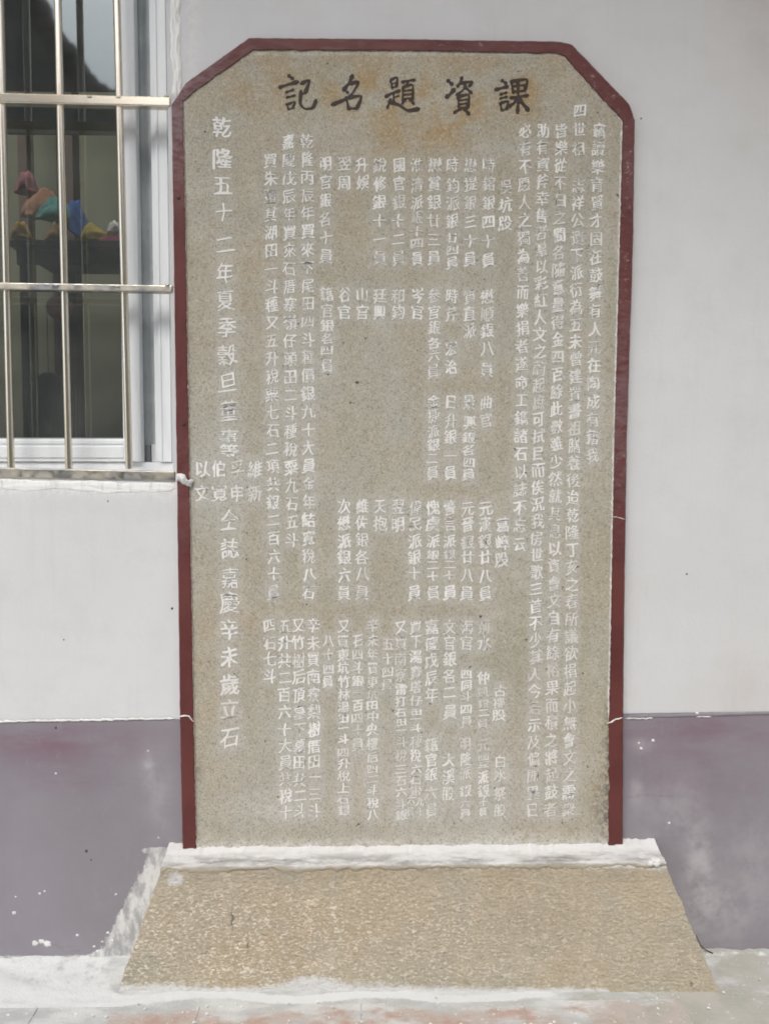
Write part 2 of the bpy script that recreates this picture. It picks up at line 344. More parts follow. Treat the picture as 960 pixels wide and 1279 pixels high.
attr(wall, 'stain_and_shade', 0.35*gauss(u, v, 990, -30, 90, 130)+0.28*gauss(u, v, 930, 870, 40, 60))  # first blob paints the warm shade at top right; second is a stain
attr(wall, 'lime', 0.9*np.exp(-((v-(606+0.01*u))/11)**2)*(u < 225)+0.9*gauss(u, v, 240, 0, 10, 500)*(v < 110)*0.4)
# purple painted base, 4 mm of paint and render proud of the plaster
def wtop(x): 
    return P(0, 901).z+(P(960, 888.5).z-P(0, 901).z)*(x-P(0, 901).x)/(P(960, 888.5).x-P(0, 901).x)
px_ = lines(-1.15, 1.15, 0.008, [-8, -3, 3, 8]); nr = 60; vs = []; fs = []
for j in range(nr+1):
    for x in px_:
        tz = wtop(x)+0.0022*fr(x*60)*(1 if x < 0 else 0.25)
        vs.append((x, -0.004, -0.05+(tz+0.05)*j/nr))
for x in px_: vs.append((x, 0.001, wtop(x)+0.0022*fr(x*60)*(1 if x < 0 else 0.25)))
nx = len(px_)
fs = [(j*nx+i, j*nx+i+1, (j+1)*nx+i+1, (j+1)*nx+i) for j in range(nr+1) for i in range(nx-1)]
wains = mesh('wainscot', vs, fs, M['purple'], house)
u, v = to_px(coords(wains))
attr(wains, 'stain_and_shade', 0.95*gauss(u, v, 60, 925, 110, 22)+0.35*gauss(u, v, 75, 965, 60, 25)+0.55*gauss(u, v, 870, 905, 160, 28)+0.35*gauss(u, v, 860, 960, 90, 60))
lean = np.clip((v-1062)/(1195-1062), 0, 1)      # the lime smeared up the wall beside the plinth's left edge
edge = 203-62*lean
attr(wains, 'lime', np.where((v > 1060) & (u < 230), np.clip((u-(edge-26-8*lean))/26, 0, 1), 0)*0.85
     + 0.9*np.where((u < 160), np.exp(-((v-1199)/7.0)**2), 0)+0.5*np.where(u > 880, np.exp(-((v-1190)/5.0)**2), 0)
     + 0.7*gauss(u, v, 185, 1061, 14, 3)+0.5*gauss(u, v, 205, 1085, 16, 30))
attr(wains, 'chalk', 0.95*gauss(u, v, 872, 1090, 18, 55)+0.6*gauss(u, v, 900, 1140, 50, 35)+0.6*gauss(u, v, 794, 990, 8, 16)
     + 0.4*gauss(u, v, 840, 1010, 40, 50)+0.35*gauss(u, v, 200, 990, 16, 60)+0.35*gauss(u, v, 940, 1070, 40, 60)+0.7*gauss(u, v, 185, 960, 8, 20)+0.5*gauss(u, v, 800, 930, 14, 10))
# ragged bead of white filler along the paint line, left of the tablet
pts = [P(uu, 901.5-4.2*uu/222+random.uniform(-0.6, 0.6), -0.004) for uu in range(-40, 223, 6)]
ribbon('filler_bead', pts, 0.0026, 0.0028, M['lime'], house, seed=3, rag=0.7, step=0.003, fq=130)
pts = [P(uu, 898.3-4.6*(uu-776)/184, -0.0045) for uu in range(779, 990, 8)]
ribbon('grey_paint_edge', [p+Vector((0, 0, 0.006)) for p in pts], 0.0046, 0.0015, plain('grey_paint_edge', (0.27, 0.26, 0.285), 0.8), house, seed=5, rag=0.12, step=0.006, fq=40, bumpy=0.2)
ribbon('filler_bead', [P(uu, 897.5-0.022*(uu-776)+random.uniform(-.7, .7), -0.0045) for uu in (780, 788, 797, 806, 815)], 0.0022, 0.002, M['lime'], house, seed=8, rag=0.9, step=0.003, fq=130)
ribbon('filler_bead', [P(uu, 895.2, -0.0045) for uu in (868, 878, 888)], 0.0022, 0.002, M['lime'], house, seed=9, rag=0.9, step=0.003, fq=130)
# rough white plaster run along the window's side and under its sill
ribbon('plaster_run', [P(219.5+0.014*vv+random.uniform(-.6, .6), vv) for vv in range(-120, 126, 9)], 0.0125, 0.0035, M['bright'], house, seed=1, rag=0.25, step=0.004, fq=17, bumpy=1.3, nv=14)
ribbon('plaster_run', [P(uu, 605+0.022*uu+1.2*math.sin(uu*.05)) for uu in range(-60, 226, 8)], 0.013, 0.0018, M['bright'], house, seed=4, rag=0.3, step=0.004, fq=13, bumpy=0.6, nv=12)
# drops of mortar and small holes on the walls
bm = bmesh.new()
spl = [(18, 1140, 5), (50, 1116, 3.5), (56, 1113, 3), (97, 1168, 4), (45, 1178, 8), (60, 1179, 9), (52, 1176, 7), (118, 1182, 3), (122, 1188, 3), (70, 966, 2.6), (145, 1117, 3),
       (185, 938, 3), (198, 1046, 2.5), (835, 1028, 3.2), (800, 935, 4), (815, 925, 4), (797, 928, 3), (870, 891, 4), (20, 1120, 2), (135, 1165, 4), (140, 1175, 4), (128, 1176, 3)]
for (a, b, r_) in spl:
    c = P(a, b, -0.004); 
    res = bmesh.ops.create_icosphere(bm, subdivisions=2, radius=1)
    for q in res['verts']:
        f_ = 1+0.5*fr(q.co.x*2+a, q.co.z*2+b, 5)
        q.co = Vector((c.x+q.co.x*r_*0.00055*f_*2, c.y+q.co.y*0.0018, c.z+q.co.z*r_*0.00045*f_*2))
tag(bm_obj('mortar_splashes', bm, M['lime'], house, True), kind='stuff')
bm = bmesh.new()
for (a, b, r_) in ((215, 760, 1.7), (80, 799, 1.1), (135, 626, 1.1), (70, 909, 1.8), (108, 1063, 2.2), (114, 1074, 1.2), (857, 717, 1.3), (877, 892, 1.6), (800, 148, 1.2)):
    c = P(a, b, -0.0045 if b > 900 else -0.0005)
    res = bmesh.ops.create_icosphere(bm, subdivisions=1, radius=1)
    for q in res['verts']: q.co = Vector((c.x+q.co.x*r_*0.0019, c.y+q.co.y*0.0006, c.z+q.co.z*r_*0.0021))
tag(bm_obj('small_holes', bm, plain('hole_dark', (0.09, 0.09, 0.085), 0.9), house, True), kind='stuff')

# unseen eave, added and sized to shade the wall top: rafters and boards
eave_d = 1.7
box('unseen_eave_board', (-8, -eave_d, 4.32), (8, 0.3, 4.36), M['eave'], house)
for i in range(17):
    x = -6.4+i*0.8; box('unseen_rafter', (x-0.035, -eave_d, 4.20), (x+0.035, -0.001, 4.318), M['eave'], house, 0.004)
box('unseen_shade_beam', (1.09, -1.1, 2.15), (1.23, -0.002, 2.75), M['brown_timber'], house, 0.01)  # unseen beam, added to darken and warm the wall's top right

# ------------------------------------------------------------------ window
win = bpy.data.objects.new('window', None); COL.objects.link(win); win.parent = house
YF = 0.075                              # outer face of the plastic frame
def xb(u, v=350, Y=YF): return P(u, v, Y).x
zb, zt = WZ0+0.001, WZ1-0.001
fx0 = xb(191); fx1 = WX1-0.001
bm = bmesh.new()
box_bm(bm, (fx0, YF, zb+0.03), (fx1, YF+0.07, zt), 0.003)
box_bm(bm, (fx0+0.012, YF-0.006, zb+0.03), (fx1-0.02, YF+0.002, zt-0.01), 0.002)
box_bm(bm, (fx0+0.016, YF-0.009, zb+0.03), (fx0+0.020, YF-0.005, zt-0.02), 0.001)
bm_obj('window_frame', bm, M['pvc'], win)
box('window_frame', (WX0+0.001, YF, zb), (fx1, YF+0.072, zb+0.0295), M['pvc'], win, 0.002)
box('window_frame', (WX0+0.001, YF+0.001, zt-0.05), (fx0-0.001, YF+0.071, zt), M['pvc'], win, 0.002)
# outer sash: stile, bottom rail
sx0, sx1 = xb(150.5, 350, YF-0.012), xb(172.5, 350, YF-0.012)
zr1 = P(100, 548, YF).z; zr0 = zb+0.0305
def stile(name, x0, x1, y0, y1, z0, z1, mat, parent, seg=10):      # tube with a rounded outer face
    vs = []; fs = []
    prof = [(x0, y1), (x0, y0+0.005)]+[(x0+(x1-x0)*(0.5-0.5*math.cos(math.pi*i/seg)), y0+0.005-0.005*math.sin(math.pi*i/seg)) for i in range(1, seg)]+[(x1, y0+0.005), (x1, y1)]
    n_ = len(prof)
    for z in (z0, z1): vs += [(x, y, z) for x, y in prof]
    fs = [(i, (i+1) % n_, (i+1) % n_+n_, i+n_) for i in range(n_)]+[tuple(range(n_))[::-1], tuple(range(n_, 2*n_))]
    o = mesh(name, vs, fs, mat, parent, False)
    return o
stile('sash_stile', sx0, sx1, YF-0.014, YF+0.02, zr0, zt-0.06, M['pvc'], win)
bm = bmesh.new()
box_bm(bm, (WX0+0.06, YF-0.006, zr0), (sx0-0.0005, YF+0.02, zr1), 0.002)
box_bm(bm, (WX0+0.06, YF-0.009, zr0+0.010), (sx0-0.001, YF-0.004, zr1-0.020), 0.0015)
box_bm(bm, (WX0+0.06, YF-0.008, zr1-0.014), (sx0-0.001, YF-0.004, zr1-0.004), 0.0015)
bm_obj('sash_rail', bm, M['pvc'], win)
box('gasket', (WX0+0.06, YF-0.002, zr1+0.0005), (sx0-0.0005, YF+0.004, zr1+0.003), M['gasket'], win)
box('gasket', (sx0-0.003, YF-0.002, zr1+0.0035), (sx0-0.0005, YF+0.004, zt-0.06), M['gasket'], win)
mesh('pane', [(WX0+0.06, YF+0.006, zr1-0.002), (sx0+0.004, YF+0.006, zr1-0.002), (sx0+0.004, YF+0.006, zt-0.06), (WX0+0.06, YF+0.006, zt-0.06)], [(0, 1, 2, 3)], M['glass'], win)
# inner sash, seen in the gap: own rail, and a grey strip painted as its pane reflecting pale light
YI = YF+0.034
box('sash_rail', (sx1+0.014, YI, zr0), (fx0-0.001, YI+0.02, P(180, 555, YI).z), M['pvc'], win, 0.002)
box('dark_gap_strip', (sx1+0.001, YI-0.004, zr0), (sx1+0.0125, YI+0.01, P(180, 556, YI).z), M['gasket'], win, 0.001)  # dark strip put in for the shaded gap beside the inner rail
blind = []
bx0, bx1 = sx1-0.028, fx0+0.03
vs = []; fs = []
for i in range(25):
    x = bx0+(bx1-bx0)*i/24
    for z in (zr0, zt-0.06): vs.append((x, YI+0.003+0.002*math.sin(i*0.9)+0.010*(1-i/24), z))
fs = [(2*i, 2*i+2, 2*i+3, 2*i+1) for i in range(24)]
mesh('inner_pane_strip', vs, fs, plain('grey_pane_tone', (0.64, 0.69, 0.70), 0.4, 0.2, 12), win, True)

# ------------------------------------------------------------------ steel security bars
grille = bpy.data.objects.new('security_grille', None); COL.objects.link(grille); grille.parent = house
rails = [((0, 116.5), (213, 121.5), 11.5, 'steel'), ((0, 353), (216, 356.5), 8.6, 'dull_steel'), ((0, 584), (219, 588.5), 12.5, 'dull_steel')]
def bar(name, p0, p1, wv, d, y0, mat):  # square tube from p0 to p1, wv = half width vector
    n_ = Vector((0, d, 0)); o = Vector((0, y0, 0)); bm = bmesh.new()
    vs = [bm.verts.new(q) for q in (p0-wv+o, p0+wv+o, p0+wv+n_+o, p0-wv+n_+o, p1-wv+o, p1+wv+o, p1+wv+n_+o, p1-wv+n_+o)]
    for f in ((3,2,1,0),(4,5,6,7),(0,1,5,4),(1,2,6,5),(2,3,7,6),(3,0,4,7)): bm.faces.new([vs[i] for i in f])
    bmesh.ops.bevel(bm, geom=[e for e in bm.edges], offset=0.0028, segments=3, profile=0.5, affect='EDGES')
    return bm_obj(name, bm, mat, grille, False)
for (a, b, h_, mk) in rails:
    p0, p1 = P(*a), P(*b); dirv = (p1-p0).normalized(); pl = p0-dirv*1.4
    hw = h_*0.5/500
    bar('rail', Vector((pl.x, 0, pl.z-hw)), Vector((p1.x, 0, p1.z-hw)), Vector((0, 0, hw)), 0.024, -0.004, M[mk])
p0, p1 = P(0, 116.5), P(213, 121.5); dz = 1.15
bar('rail', Vector((p0.x-1.3, 0, p0.z+0.47)), Vector((WX1, 0, p1.z+0.47)), Vector((0, 0, 0.0115)), 0.024, -0.004, M['steel'])
def round_bar(p0, p1, rad, seg=18):
    vs = []; fs = []
    for p in (p0, p1):
        for i in range(seg):
            a = 2*math.pi*i/seg; vs.append((p.x+rad*math.cos(a), 0.0095+rad*math.sin(a), p.z))
    fs = [(i, (i+1) % seg, seg+(i+1) % seg, seg+i) for i in range(seg)]
    return mesh('bar', vs, fs, M['steel'], grille, True)
for (ut, ub) in ((-75, -63), (-2.0, 12.0), (70.5, 84.5), (144.5, 160)):
    a, b = P(ut, 0), P(ub, 583); d = (a-b)/(a.z-b.z)
    top = a+d*(WZ1-0.002-a.z); top.y = b.y = 0
    hw = 0.0088
    round_bar(b+Vector((0, 0, -0.005)), top, hw)
for (ut, ub) in ((-150, -136), (-222, -208), (-295, -280), (-368, -352)):
    a, b = P(ut, 0), P(ub, 583); d = (a-b)/(a.z-b.z); top = a+d*(WZ1-0.002-a.z); top.y = b.y = 0
    round_bar(b+Vector((0, 0, -0.005)), top, 0.0088)
# weld spots on the rails
for (a, b) in ((112, 121), (148, 121.5), (208, 120), (209, 356), (70, 357), (147, 358)):
    bm = bmesh.new(); c = P(a, b, -0.0045); res = bmesh.ops.create_icosphere(bm, subdivisions=1, radius=1)
    for q in res['verts']: q.co = Vector((c.x+q.co.x*0.007, c.y+q.co.y*0.0008, c.z+q.co.z*0.003))
    bm_obj('weld_spot', bm, M['dull_steel'], grille, True)

# ------------------------------------------------------------------ room behind the window
rb = 2.4
vs = [(-3.4, T+0.002, -0.01), (0.6, T+0.002, -0.01), (0.6, rb, -0.01), (-3.4, rb, -0.01), (-3.4, T+0.002, 3.05), (0.6, T+0.002, 3.05), (0.6, rb, 4.4), (-3.4, rb, 4.4)]
mesh('room_wall', vs, [(3, 2, 6, 7), (2, 1, 5, 6), (0, 3, 7, 4)], M['olive'], house)
box('room_ceiling', (-3.4, T+0.002, 2.79), (0.6, 1.3, 2.84), M['timber'], house)  # stops short: the unseen opening behind is added to light the room
mesh('room_floor', [v_ for v_ in vs[:4]], [(0, 1, 2, 3)], M['room_dark'], house)
box('room_post', (P(30, 300, 2.2).x, 2.15, 0), (P(40, 300, 2.2).x, 2.25, 4.3), M['timber'], house, 0.004)
box('room_post', (P(84, 300, 2.0).x, 1.95, 0), (P(98, 300, 2.0).x, 2.05, 4.3), M['timber'], house, 0.004)
box('room_beam', (-3.3, 1.18, P(60, 155, 1.2).z), (0.5, 1.3, P(60, 122, 1.2).z), M['timber'], house, 0.004)
# cupboard with a heap of coloured cloths
YC = 1.55
ct = P(70, 303, YC).z
cup = empty('storage_rack', 'tall dark timber rack standing inside behind the barred window panes', 'rack')
cx0, cx1 = P(20, 300, YC).x, P(165, 300, YC).x
box('shelf', (cx0-0.01, YC-0.04, ct-0.03), (cx1+0.01, YC+0.42, ct), M['timber'], cup, 0.003)
box('apron', (cx0+0.01, YC-0.02, ct-0.10), (cx1-0.01, YC, ct-0.031), M['timber'], cup, 0.003)
for lx in (cx0+0.012, cx1-0.05):
    for ly in (YC+0.001, YC+0.36): box('leg', (lx, ly, 0.0), (lx+0.036, ly+0.036, ct-0.031), M['timber'], cup, 0.003)
def cloth(name, label, cat, u0, u1, v0, v1, col, seed, arch=0.6, Y=YC+0.05, tilt=0.0):
    """Crumpled, folded cloth: a domed, pleated lump resting on the cupboard or on the one below it."""
    a, b = P(u0, v1, Y), P(u1, v0, Y); W, Hh = b.x-a.x, b.z-a.z; nu, nv_ = 30, 14; vs = []; fs = []
    cx_, cz_ = (a.x+b.x)/2, a.z
    for j in range(nv_+1):                       # a closed, soft lump: flat below, pleated above
        ph = math.pi*j/nv_
        for i in range(nu):
            th = 2*math.pi*i/nu
            q = 1+0.30*fr(math.cos(th)*2.2, math.sin(th)*2.2+math.cos(ph)*2, seed)+0.07*math.sin(th*7+ph*3+seed)*math.sin(ph)+0.18*math.sin(ph*3+seed)
            x = W/2*math.cos(ph)*(1+0.05*fr(th, seed)); rr = math.sin(ph)**(arch+0.5)*q
            z = Hh*max(0.03, 0.12+0.88*math.sin(th))*rr if math.sin(th) > 0 else Hh*0.10*math.sin(th)*rr
            vs.append((cx_-x, Y+0.05-0.05*math.cos(th)*rr, cz_+max(z, 0.0)+tilt*(-x/W)*Hh))
    for j in range(nv_):
        for i in range(nu): k = j*nu; fs.append((k+i, k+(i+1) % nu, k+nu+(i+1) % nu, k+nu+i))
    o = mesh(name, vs, fs, plain('cloth_'+label.split()[0]+str(seed), col, 0.85, 0.3, 40), None, True)
    return tag(o, label, cat, 'coloured cloths heaped inside the window')
cloth('folded_cloth', 'orange folded cloth sloping at the top of the heap inside the window', 'cloth', 20, 74, 232, 266, (0.46, 0.22, 0.12), 1, 1.1, YC+0.10)
cloth('folded_cloth', 'small rose pink cloth tip above the orange cloth inside the window', 'cloth', 12, 42, 213, 236, (0.36, 0.13, 0.14), 2, 0.9, YC+0.16)
cloth('folded_cloth', 'teal cloth arching across the middle of the heap behind the second bar', 'cloth', 38, 98, 249, 272, (0.12, 0.33, 0.28), 3, 0.9, YC+0.06, -0.4)
cloth('folded_cloth', 'blue cloth trailing down right of the teal cloth inside the window', 'cloth', 76, 112, 254, 292, (0.05, 0.12, 0.36), 4, 0.8, YC+0.08, -0.6)
cloth('folded_cloth', 'dull yellow rounded cloth bundle between the second and third bars', 'cloth', 96, 133, 278, 298, (0.62, 0.45, 0.06), 5, 0.5, YC+0.02)
cloth('folded_cloth', 'off white crumpled cloth beside the third bar inside the window', 'cloth', 131, 152, 272, 289, (0.85, 0.83, 0.74), 6, 0.5, YC+0.03)
cloth('folded_cloth', 'magenta cloth lying lowest in front below the yellow bundle', 'cloth', 104, 150, 292, 310, (0.60, 0.04, 0.16), 7, 0.8, YC-0.03, 0.5)
cloth('folded_cloth', 'pale orange cloth corner under the teal cloth left of the second bar', 'cloth', 52, 76, 278, 296, (0.60, 0.36, 0.14), 8, 0.5, YC+0.0)
cloth('folded_cloth', 'ochre cloth scrap at the far left end of the heap inside the window', 'cloth', 8, 33, 276, 294, (0.65, 0.38, 0.08), 9, 0.5, YC+0.0)
# red paper lantern and dark coat hanging in the room
def lathe(name, prof, c, mat, parent=None, seg=20, rib=0.0):
    vs = []; fs = []
    for (r_, z) in prof:
        for i in range(seg):
            a = 2*math.pi*i/seg; q = r_*(1+rib*(i % 2)); vs.append((c.x+q*math.cos(a), c.y+q*math.sin(a), c.z+z))
    for j in range(len(prof)-1):
        for i in range(seg): fs.append((j*seg+i, j*seg+(i+1) % seg, (j+1)*seg+(i+1) % seg, (j+1)*seg+i))
    return mesh(name, vs, fs, mat, parent, True)
lant = empty('paper_lantern', 'dim red paper lantern hanging inside, half hidden by the second bar', 'lantern')
lc = P(75, 385, 1.2)
lathe('shade', [(0.012, -0.045), (0.034, -0.036), (0.048, -0.015), (0.051, 0), (0.048, 0.015), (0.034, 0.036), (0.012, 0.045)], lc, plain('lantern_paper', (0.50, 0.035, 0.03), 0.7), lant, 24, 0.03)
lathe('cap', [(0.014, 0.044), (0.014, 0.052), (0.001, 0.053)], lc, M['timber'], lant)
lathe('cord', [(0.0015, 0.053), (0.0015, 2.785-lc.z)], lc, M['timber'], lant, 6)
c0 = P(62, 520, 1.5)
prof = [(0.075, -0.25), (0.08, -0.1), (0.078, 0.0), (0.07, 0.1), (0.055, 0.16), (0.02, 0.19)]
coat = empty('coat', 'dark blue coat hanging in the room low behind the left pane', 'coat')
lathe('body', prof, c0, plain('coat_cloth', (0.03, 0.04, 0.06), 0.9), coat, 22, 0.12)
lathe('hanger', [(0.002, 0.185), (0.002, 0.5)], c0, M['timber'], coat, 6)
lathe('sleeve', [(0.022, -0.20), (0.026, 0.0), (0.03, 0.10), (0.02, 0.14)], c0+Vector((0.085, 0, 0)), plain('coat_sleeve', (0.035, 0.045, 0.065), 0.9), coat, 12, 0.05)

# ------------------------------------------------------------------ stone tablet
tab = empty('stone_tablet', 'tall inscribed stone tablet with clipped top corners in a maroon painted border', 'inscribed tablet')
YB, YS = -0.024, -0.0205                 # face of border, face of stone
outer = [(229,1070),(228,1050),(225,900),(221,590),(217,300),(214.5,131),(232,104),(311,47.5),(505,49),(700,52),(714,56),(786,131),(792,150),(790,300),(782,560),(778.5,800),(777.5,900),(777,1070)]
inner = [(245.5,1070),(245,1050),(242,900),(236.5,590),(232,300),(228.5,126),(246,112),(317,62),(505,63),(694,66.5),(704,71),(765,138),(777,152),(773.5,300),(766.5,560),(762,800),(760,900),(759,1070)]
def dens(poly, k=26, rag=0.0, seed=0):
    out = []
    for a, b in zip(poly[:-1], poly[1:]):
        L = math.hypot(b[0]-a[0], b[1]-a[1]); tx_, ty_ = (b[0]-a[0])/L, (b[1]-a[1])/L
        for i in range(k):
            q = i/k; x, y = a[0]+(b[0]-a[0])*q, a[1]+(b[1]-a[1])*q
            d = rag*(fr(x*.11, y*.11, seed)+0.6*fr(x*.45, y*.45, seed+5)) ; out.append((x-ty_*d, y+tx_*d))
    out.append(poly[-1]); return out
od, idn = dens(outer, 30, 0.35, 1), dens(inner, 30, 1.25, 2)
vs = []; fs = []; nr_ = len(od)
NB = 4
for k_, (o1, i1) in enumerate(zip(od, idn)):
    vs.append(P(*o1, 0.001)); vs.append(P(*o1, YB+0.003))
    for j in range(NB+1):
        q = 0.06+0.88*j/NB; vs.append(P(o1[0]+(i1[0]-o1[0])*q, o1[1]+(i1[1]-o1[1])*q, YB+0.0006*fr(o1[0]*.05, o1[1]*.05, q*2)))
    vs.append(P(*i1, YB+0.002)); vs.append(P(*i1, YS+0.004))
m_ = NB+5
for k_ in range(nr_-1):
    for j in range(m_-1): a = k_*m_+j; fs.append((a, a+1, a+m_+1, a+m_))
border = mesh('border', vs, fs, M['maroon'], tab)
u, v = to_px(coords(border))
attr(border, 'dust_sheen', 0.85*gauss(u, v, 238, 100, 60, 45)+0.9*gauss(u, v, 218, 170, 30, 70)+0.25*gauss(u, v, 225, 620, 20, 90)+0.45*gauss(u, v, 785, 210, 25, 60)+0.7*gauss(u, v, 775, 500, 25, 130)+0.2*gauss(u, v, 745, 118, 20, 22)+0.06*(v < 70))  # dust, with the reflected violet sheen at upper left painted in
attr(border, 'chip', 1.0*gauss(u, v, 748, 118, 26, 26)+0.8*gauss(u, v, 785, 190, 16, 36)+0.5*gauss(u, v, 780, 330, 20, 90)+0.3*gauss(u, v, 600, 60, 90, 12)+0.6*gauss(u, v, 235, 108, 22, 20)+0.35*gauss(u, v, 773, 590, 18, 60)+0.0)
# the slab: a fine sheet clipped to the inner outline (a little under the border), with its real thickness behind
def xin(vv):
    L_ = [(62,317),(112,246),(126,228.5),(300,232),(590,236.5),(900,242),(1070,245.5)]; Rr = [(66,694),(71,704),(138,765),(152,777),(300,773.5),(560,766.5),(800,762),(900,760),(1070,759)]
    return np.interp(vv, *zip(*L_)), np.interp(vv, *zip(*Rr))
vs = []; fs = []; nv_, nu_ = 430, 230
for j in range(nv_+1):
    vv = 58+(1072-58)*j/nv_; a, b = xin(vv); a -= 4; b += 4
    for i in range(nu_+1):
        uu = a+(b-a)*i/nu_; p = P(uu, vv, YS); p.y += 0.0002*fr(p.x*14, p.z*14)+0.00015*fr(p.x*60, p.z*60, 3); vs.append(p)
fs = [(j*(nu_+1)+i, (j+1)*(nu_+1)+i, (j+1)*(nu_+1)+i+1, j*(nu_+1)+i+1) for j in range(nv_) for i in range(nu_)]
slab = mesh('slab', vs, fs, M['stone'], tab, True)
ring = [P(*q, YS+0.001) for q in [(245.5,1074),(236.5,590),(228.5,126),(317,60),(694,64),(777,152),(766.5,560),(759,1074)]]
n_ = len(ring); vs = ring+[Vector((q.x, 0.0005, q.z)) for q in ring]
mesh('slab_back', vs, [(i, (i+1) % n_, (i+1) % n_+n_, i+n_) for i in range(n_)]+[tuple(range(n_, 2*n_))], M['stone'], tab)

# ---- the inscription, column by column, right to left: (x at top, x at bottom, characters, heights)
TXT = [
 (747,738.5,'竊讀樂育賢才固在鼓舞有人元在陶成有藉我',(163,569)),
 (723,722,'四世祖',(138,186)),
 (721.5,709,'志祥公遺下派衍為五未曾建置書祖膳養後迨乾隆丁亥之春所議欲捐起小無會文之需衆',(232,1011)),
 (700,687,'皆樂從不日之間各隨意量得金四百餘此數雖少然就其息以資會文自有餘裕果而積之將起鼓者',(163,1011)),
 (677.6,665,'助有資斧幸售者贈以彩紅人文之蔚起庶可拭目而俟況我房世歌三首不少其人今若示及偏聞異日',(163,1011.5)),
 (655.5,648,'必有不愿人之獨為善而樂捐者遂命工鐫諸石以誌不忘云',(163,679)),
 (631.7,630,'吳坑股',(233,278.6)), (627,626,'葛嶂股',(656,699)), (623.5,623,'古樓股',(863,893)), (624,624,'白水祭股',(951,968,991,1012)),
 (610,609,'時鎔銀四十員',(206,324.5)), (587.4,586.5,'懋提銀三十員',(206,323.6)),
 (565,564,'時鈞派銀廿四員',(206,231.6,254,276,297,312,328)), (542.7,541,'懋賞銀廿三員',(206,322)),
 (519.8,520.5,'淮清派銀十四員',(206,231,253,271,289,304,323)), (497.8,497,'國官銀十二員',(206,322)), (474,474,'銳修銀十一員',(206,322)),
 (452,452.5,'升娛',(206,227.5)), (429.5,429.5,'翌周',(204,228)), (406,406.5,'明官銀各十員',(204,320)),
 (383.5,385.5,'乾隆丙辰年買來下尾田四斗種價銀九十大員金年結寬稅八石',(176,739.5)),
 (360,364.5,'嘉慶戊辰年買來石厝寨嶺仔頭田二斗種稅粟九石五斗',(177,674)),
 (337.5,342,'買朱董其湖田一斗種又五升稅粟七石二項共銀二百六十員',(200.6,739.5)),
 (608.3,607,'懋順銀八員',(370.6,392.5,413,435,461.5)), (606.5,606,'曲官',(503,525)),
 (586.4,586,'質直派',(370.6,413)), (586,585,'景興銀各四員',(502,528,546.8,562,577.4,592.7)),
 (563.5,563.5,'時芹',(369.5,392.5)), (563.5,563,'宏治',(435,458)), (562.5,561.5,'日升銀一員',(502,526,545.7,568.7,590.5)),
 (542,541,'參官銀各六員',(369.5,390,409,428.6,444,463.6)), (541.6,540,'金捷派銀二員',(501,519.4,539,555.5,572,590.5)),
 (521,521,'岑官',(369,390)), (497,497,'和鈞',(369.5,390)), (474,474,'廷興',(369.5,390)), (452,452,'山官',(368,390)), (430,430,'谷官',(368,390)),
 (408,408,'籍官銀各四員',(367,388,406.7,423,437,457)),
 (606,605,'元漢銀廿八員',(635,655,676,696,719,741)), (583.7,583,'元晉銀廿八員',(635,655,677.5,696,718,741)),
 (561.5,561,'警言派銀二十員',(634,654,676,692.5,705,719,740)), (540.5,540.5,'愧虞派銀二十員',(634,654,676,693,705.5,720,740)),
 (518,517,'偉民派銀十員',(634,654,676,696,716,740)), (497,497,'翌明',(632.5,655)), (474,475,'天抱',(632.5,654)),
 (452,452,'維佐銀各八員',(632.5,653,674,696,716,740)), (429.5,429.5,'次懋派銀六員',(632.5,653,676,696,718,740)),
 (604.5,604,'荊水',(783,803)), (603,603,'仲凱銀二員',(846.5,864.5,879,890,903.5)), (603,603,'元豐派銀',(930,951,971,988)), (603,603,'十員',(1001.7,1014)),
 (582.8,582,'海官',(783,803)), (582,582,'四同斗四員',(842,856,870,886,901)), (581,581,'明隆派銀六員',(929,948,966,988,1004,1016)),
 (561,561,'文官銀各二員',(783,803,823,844,864.5,889)), (560,560,'大溪股',(949,970,991)),
 (538.5,538.5,'嘉慶戊辰年',(783,867.6)), (538,538,'籍官銀六員',(930,949,967,990,1012)),
 (519,519,'買下湯寶塔仔田一斗種稅六石銀',(783,801,820,840,858,875,889,898,909,926,943.6,960.5,974,988)), (524,524,'九十',(1001,1014)), (513,513,'六員',(999,1014)),
 (500.5,500.5,'又買南寮雷打石田一斗稅三石六斗銀',(783,803,823,843,861,876,890,902,912,926,943.6,960.5,975,989,1004,1018)),
 (484,483,'五十四員',(804,822,839,855)),
 (465,465,'辛未年買東坑田中央樓后四二斗稅八',(781,800,817,835,852,868,881,895,911,929,945.7,960,973,987,1002.6,1017)),
 (446.6,446,'石四斗銀一百四十員',(800,817,834,850.7,865.5,881,897,912,930)),
 (428.5,429,'又買東坑竹林湯田一斗四升稅上石銀',(782,801,818,834,851,867.6,883,897,910,923.5,940,954,969,984,998,1012)),
 (409.7,409.7,'八十四員',(800,817,835,851)),
 (391,392.5,'辛未買南寮梨樹厝田一三斗',(781,803,823,845,867.6,889,911,932,951,971,992,1013)),
 (372.7,374,'又竹樹后頂墓下墓田共二斗',(781,802,825,845.5,868,889.7,911,932,952,974,993,1013)),
 (355,356.5,'五升共二百六十大員共稅十',(782,803,825,846.5,867.6,888.7,911,931,952,973,994,1014)),
 (337,337,'四石七斗',(781,803,823,844)),
 (252,252,'以文',(585.6,615.7)), (273.8,273.8,'伯寬',(585.6,615.7)), (296,296,'孚申',(585.6,616)), (318,318,'維新',(585.6,616.5)),
]
BIG = [(276.8,286.5,'乾隆五十二年夏季穀旦董事等',(158.5,198,230.7,265,304.7,340.6,374.4,409,443,477.6,513,545,563)),
       (286,287,'仝誌嘉慶辛未歲立石',(649.4,685,721.7,752.6,786,820,855,885.5,920.7))]
cache = {}
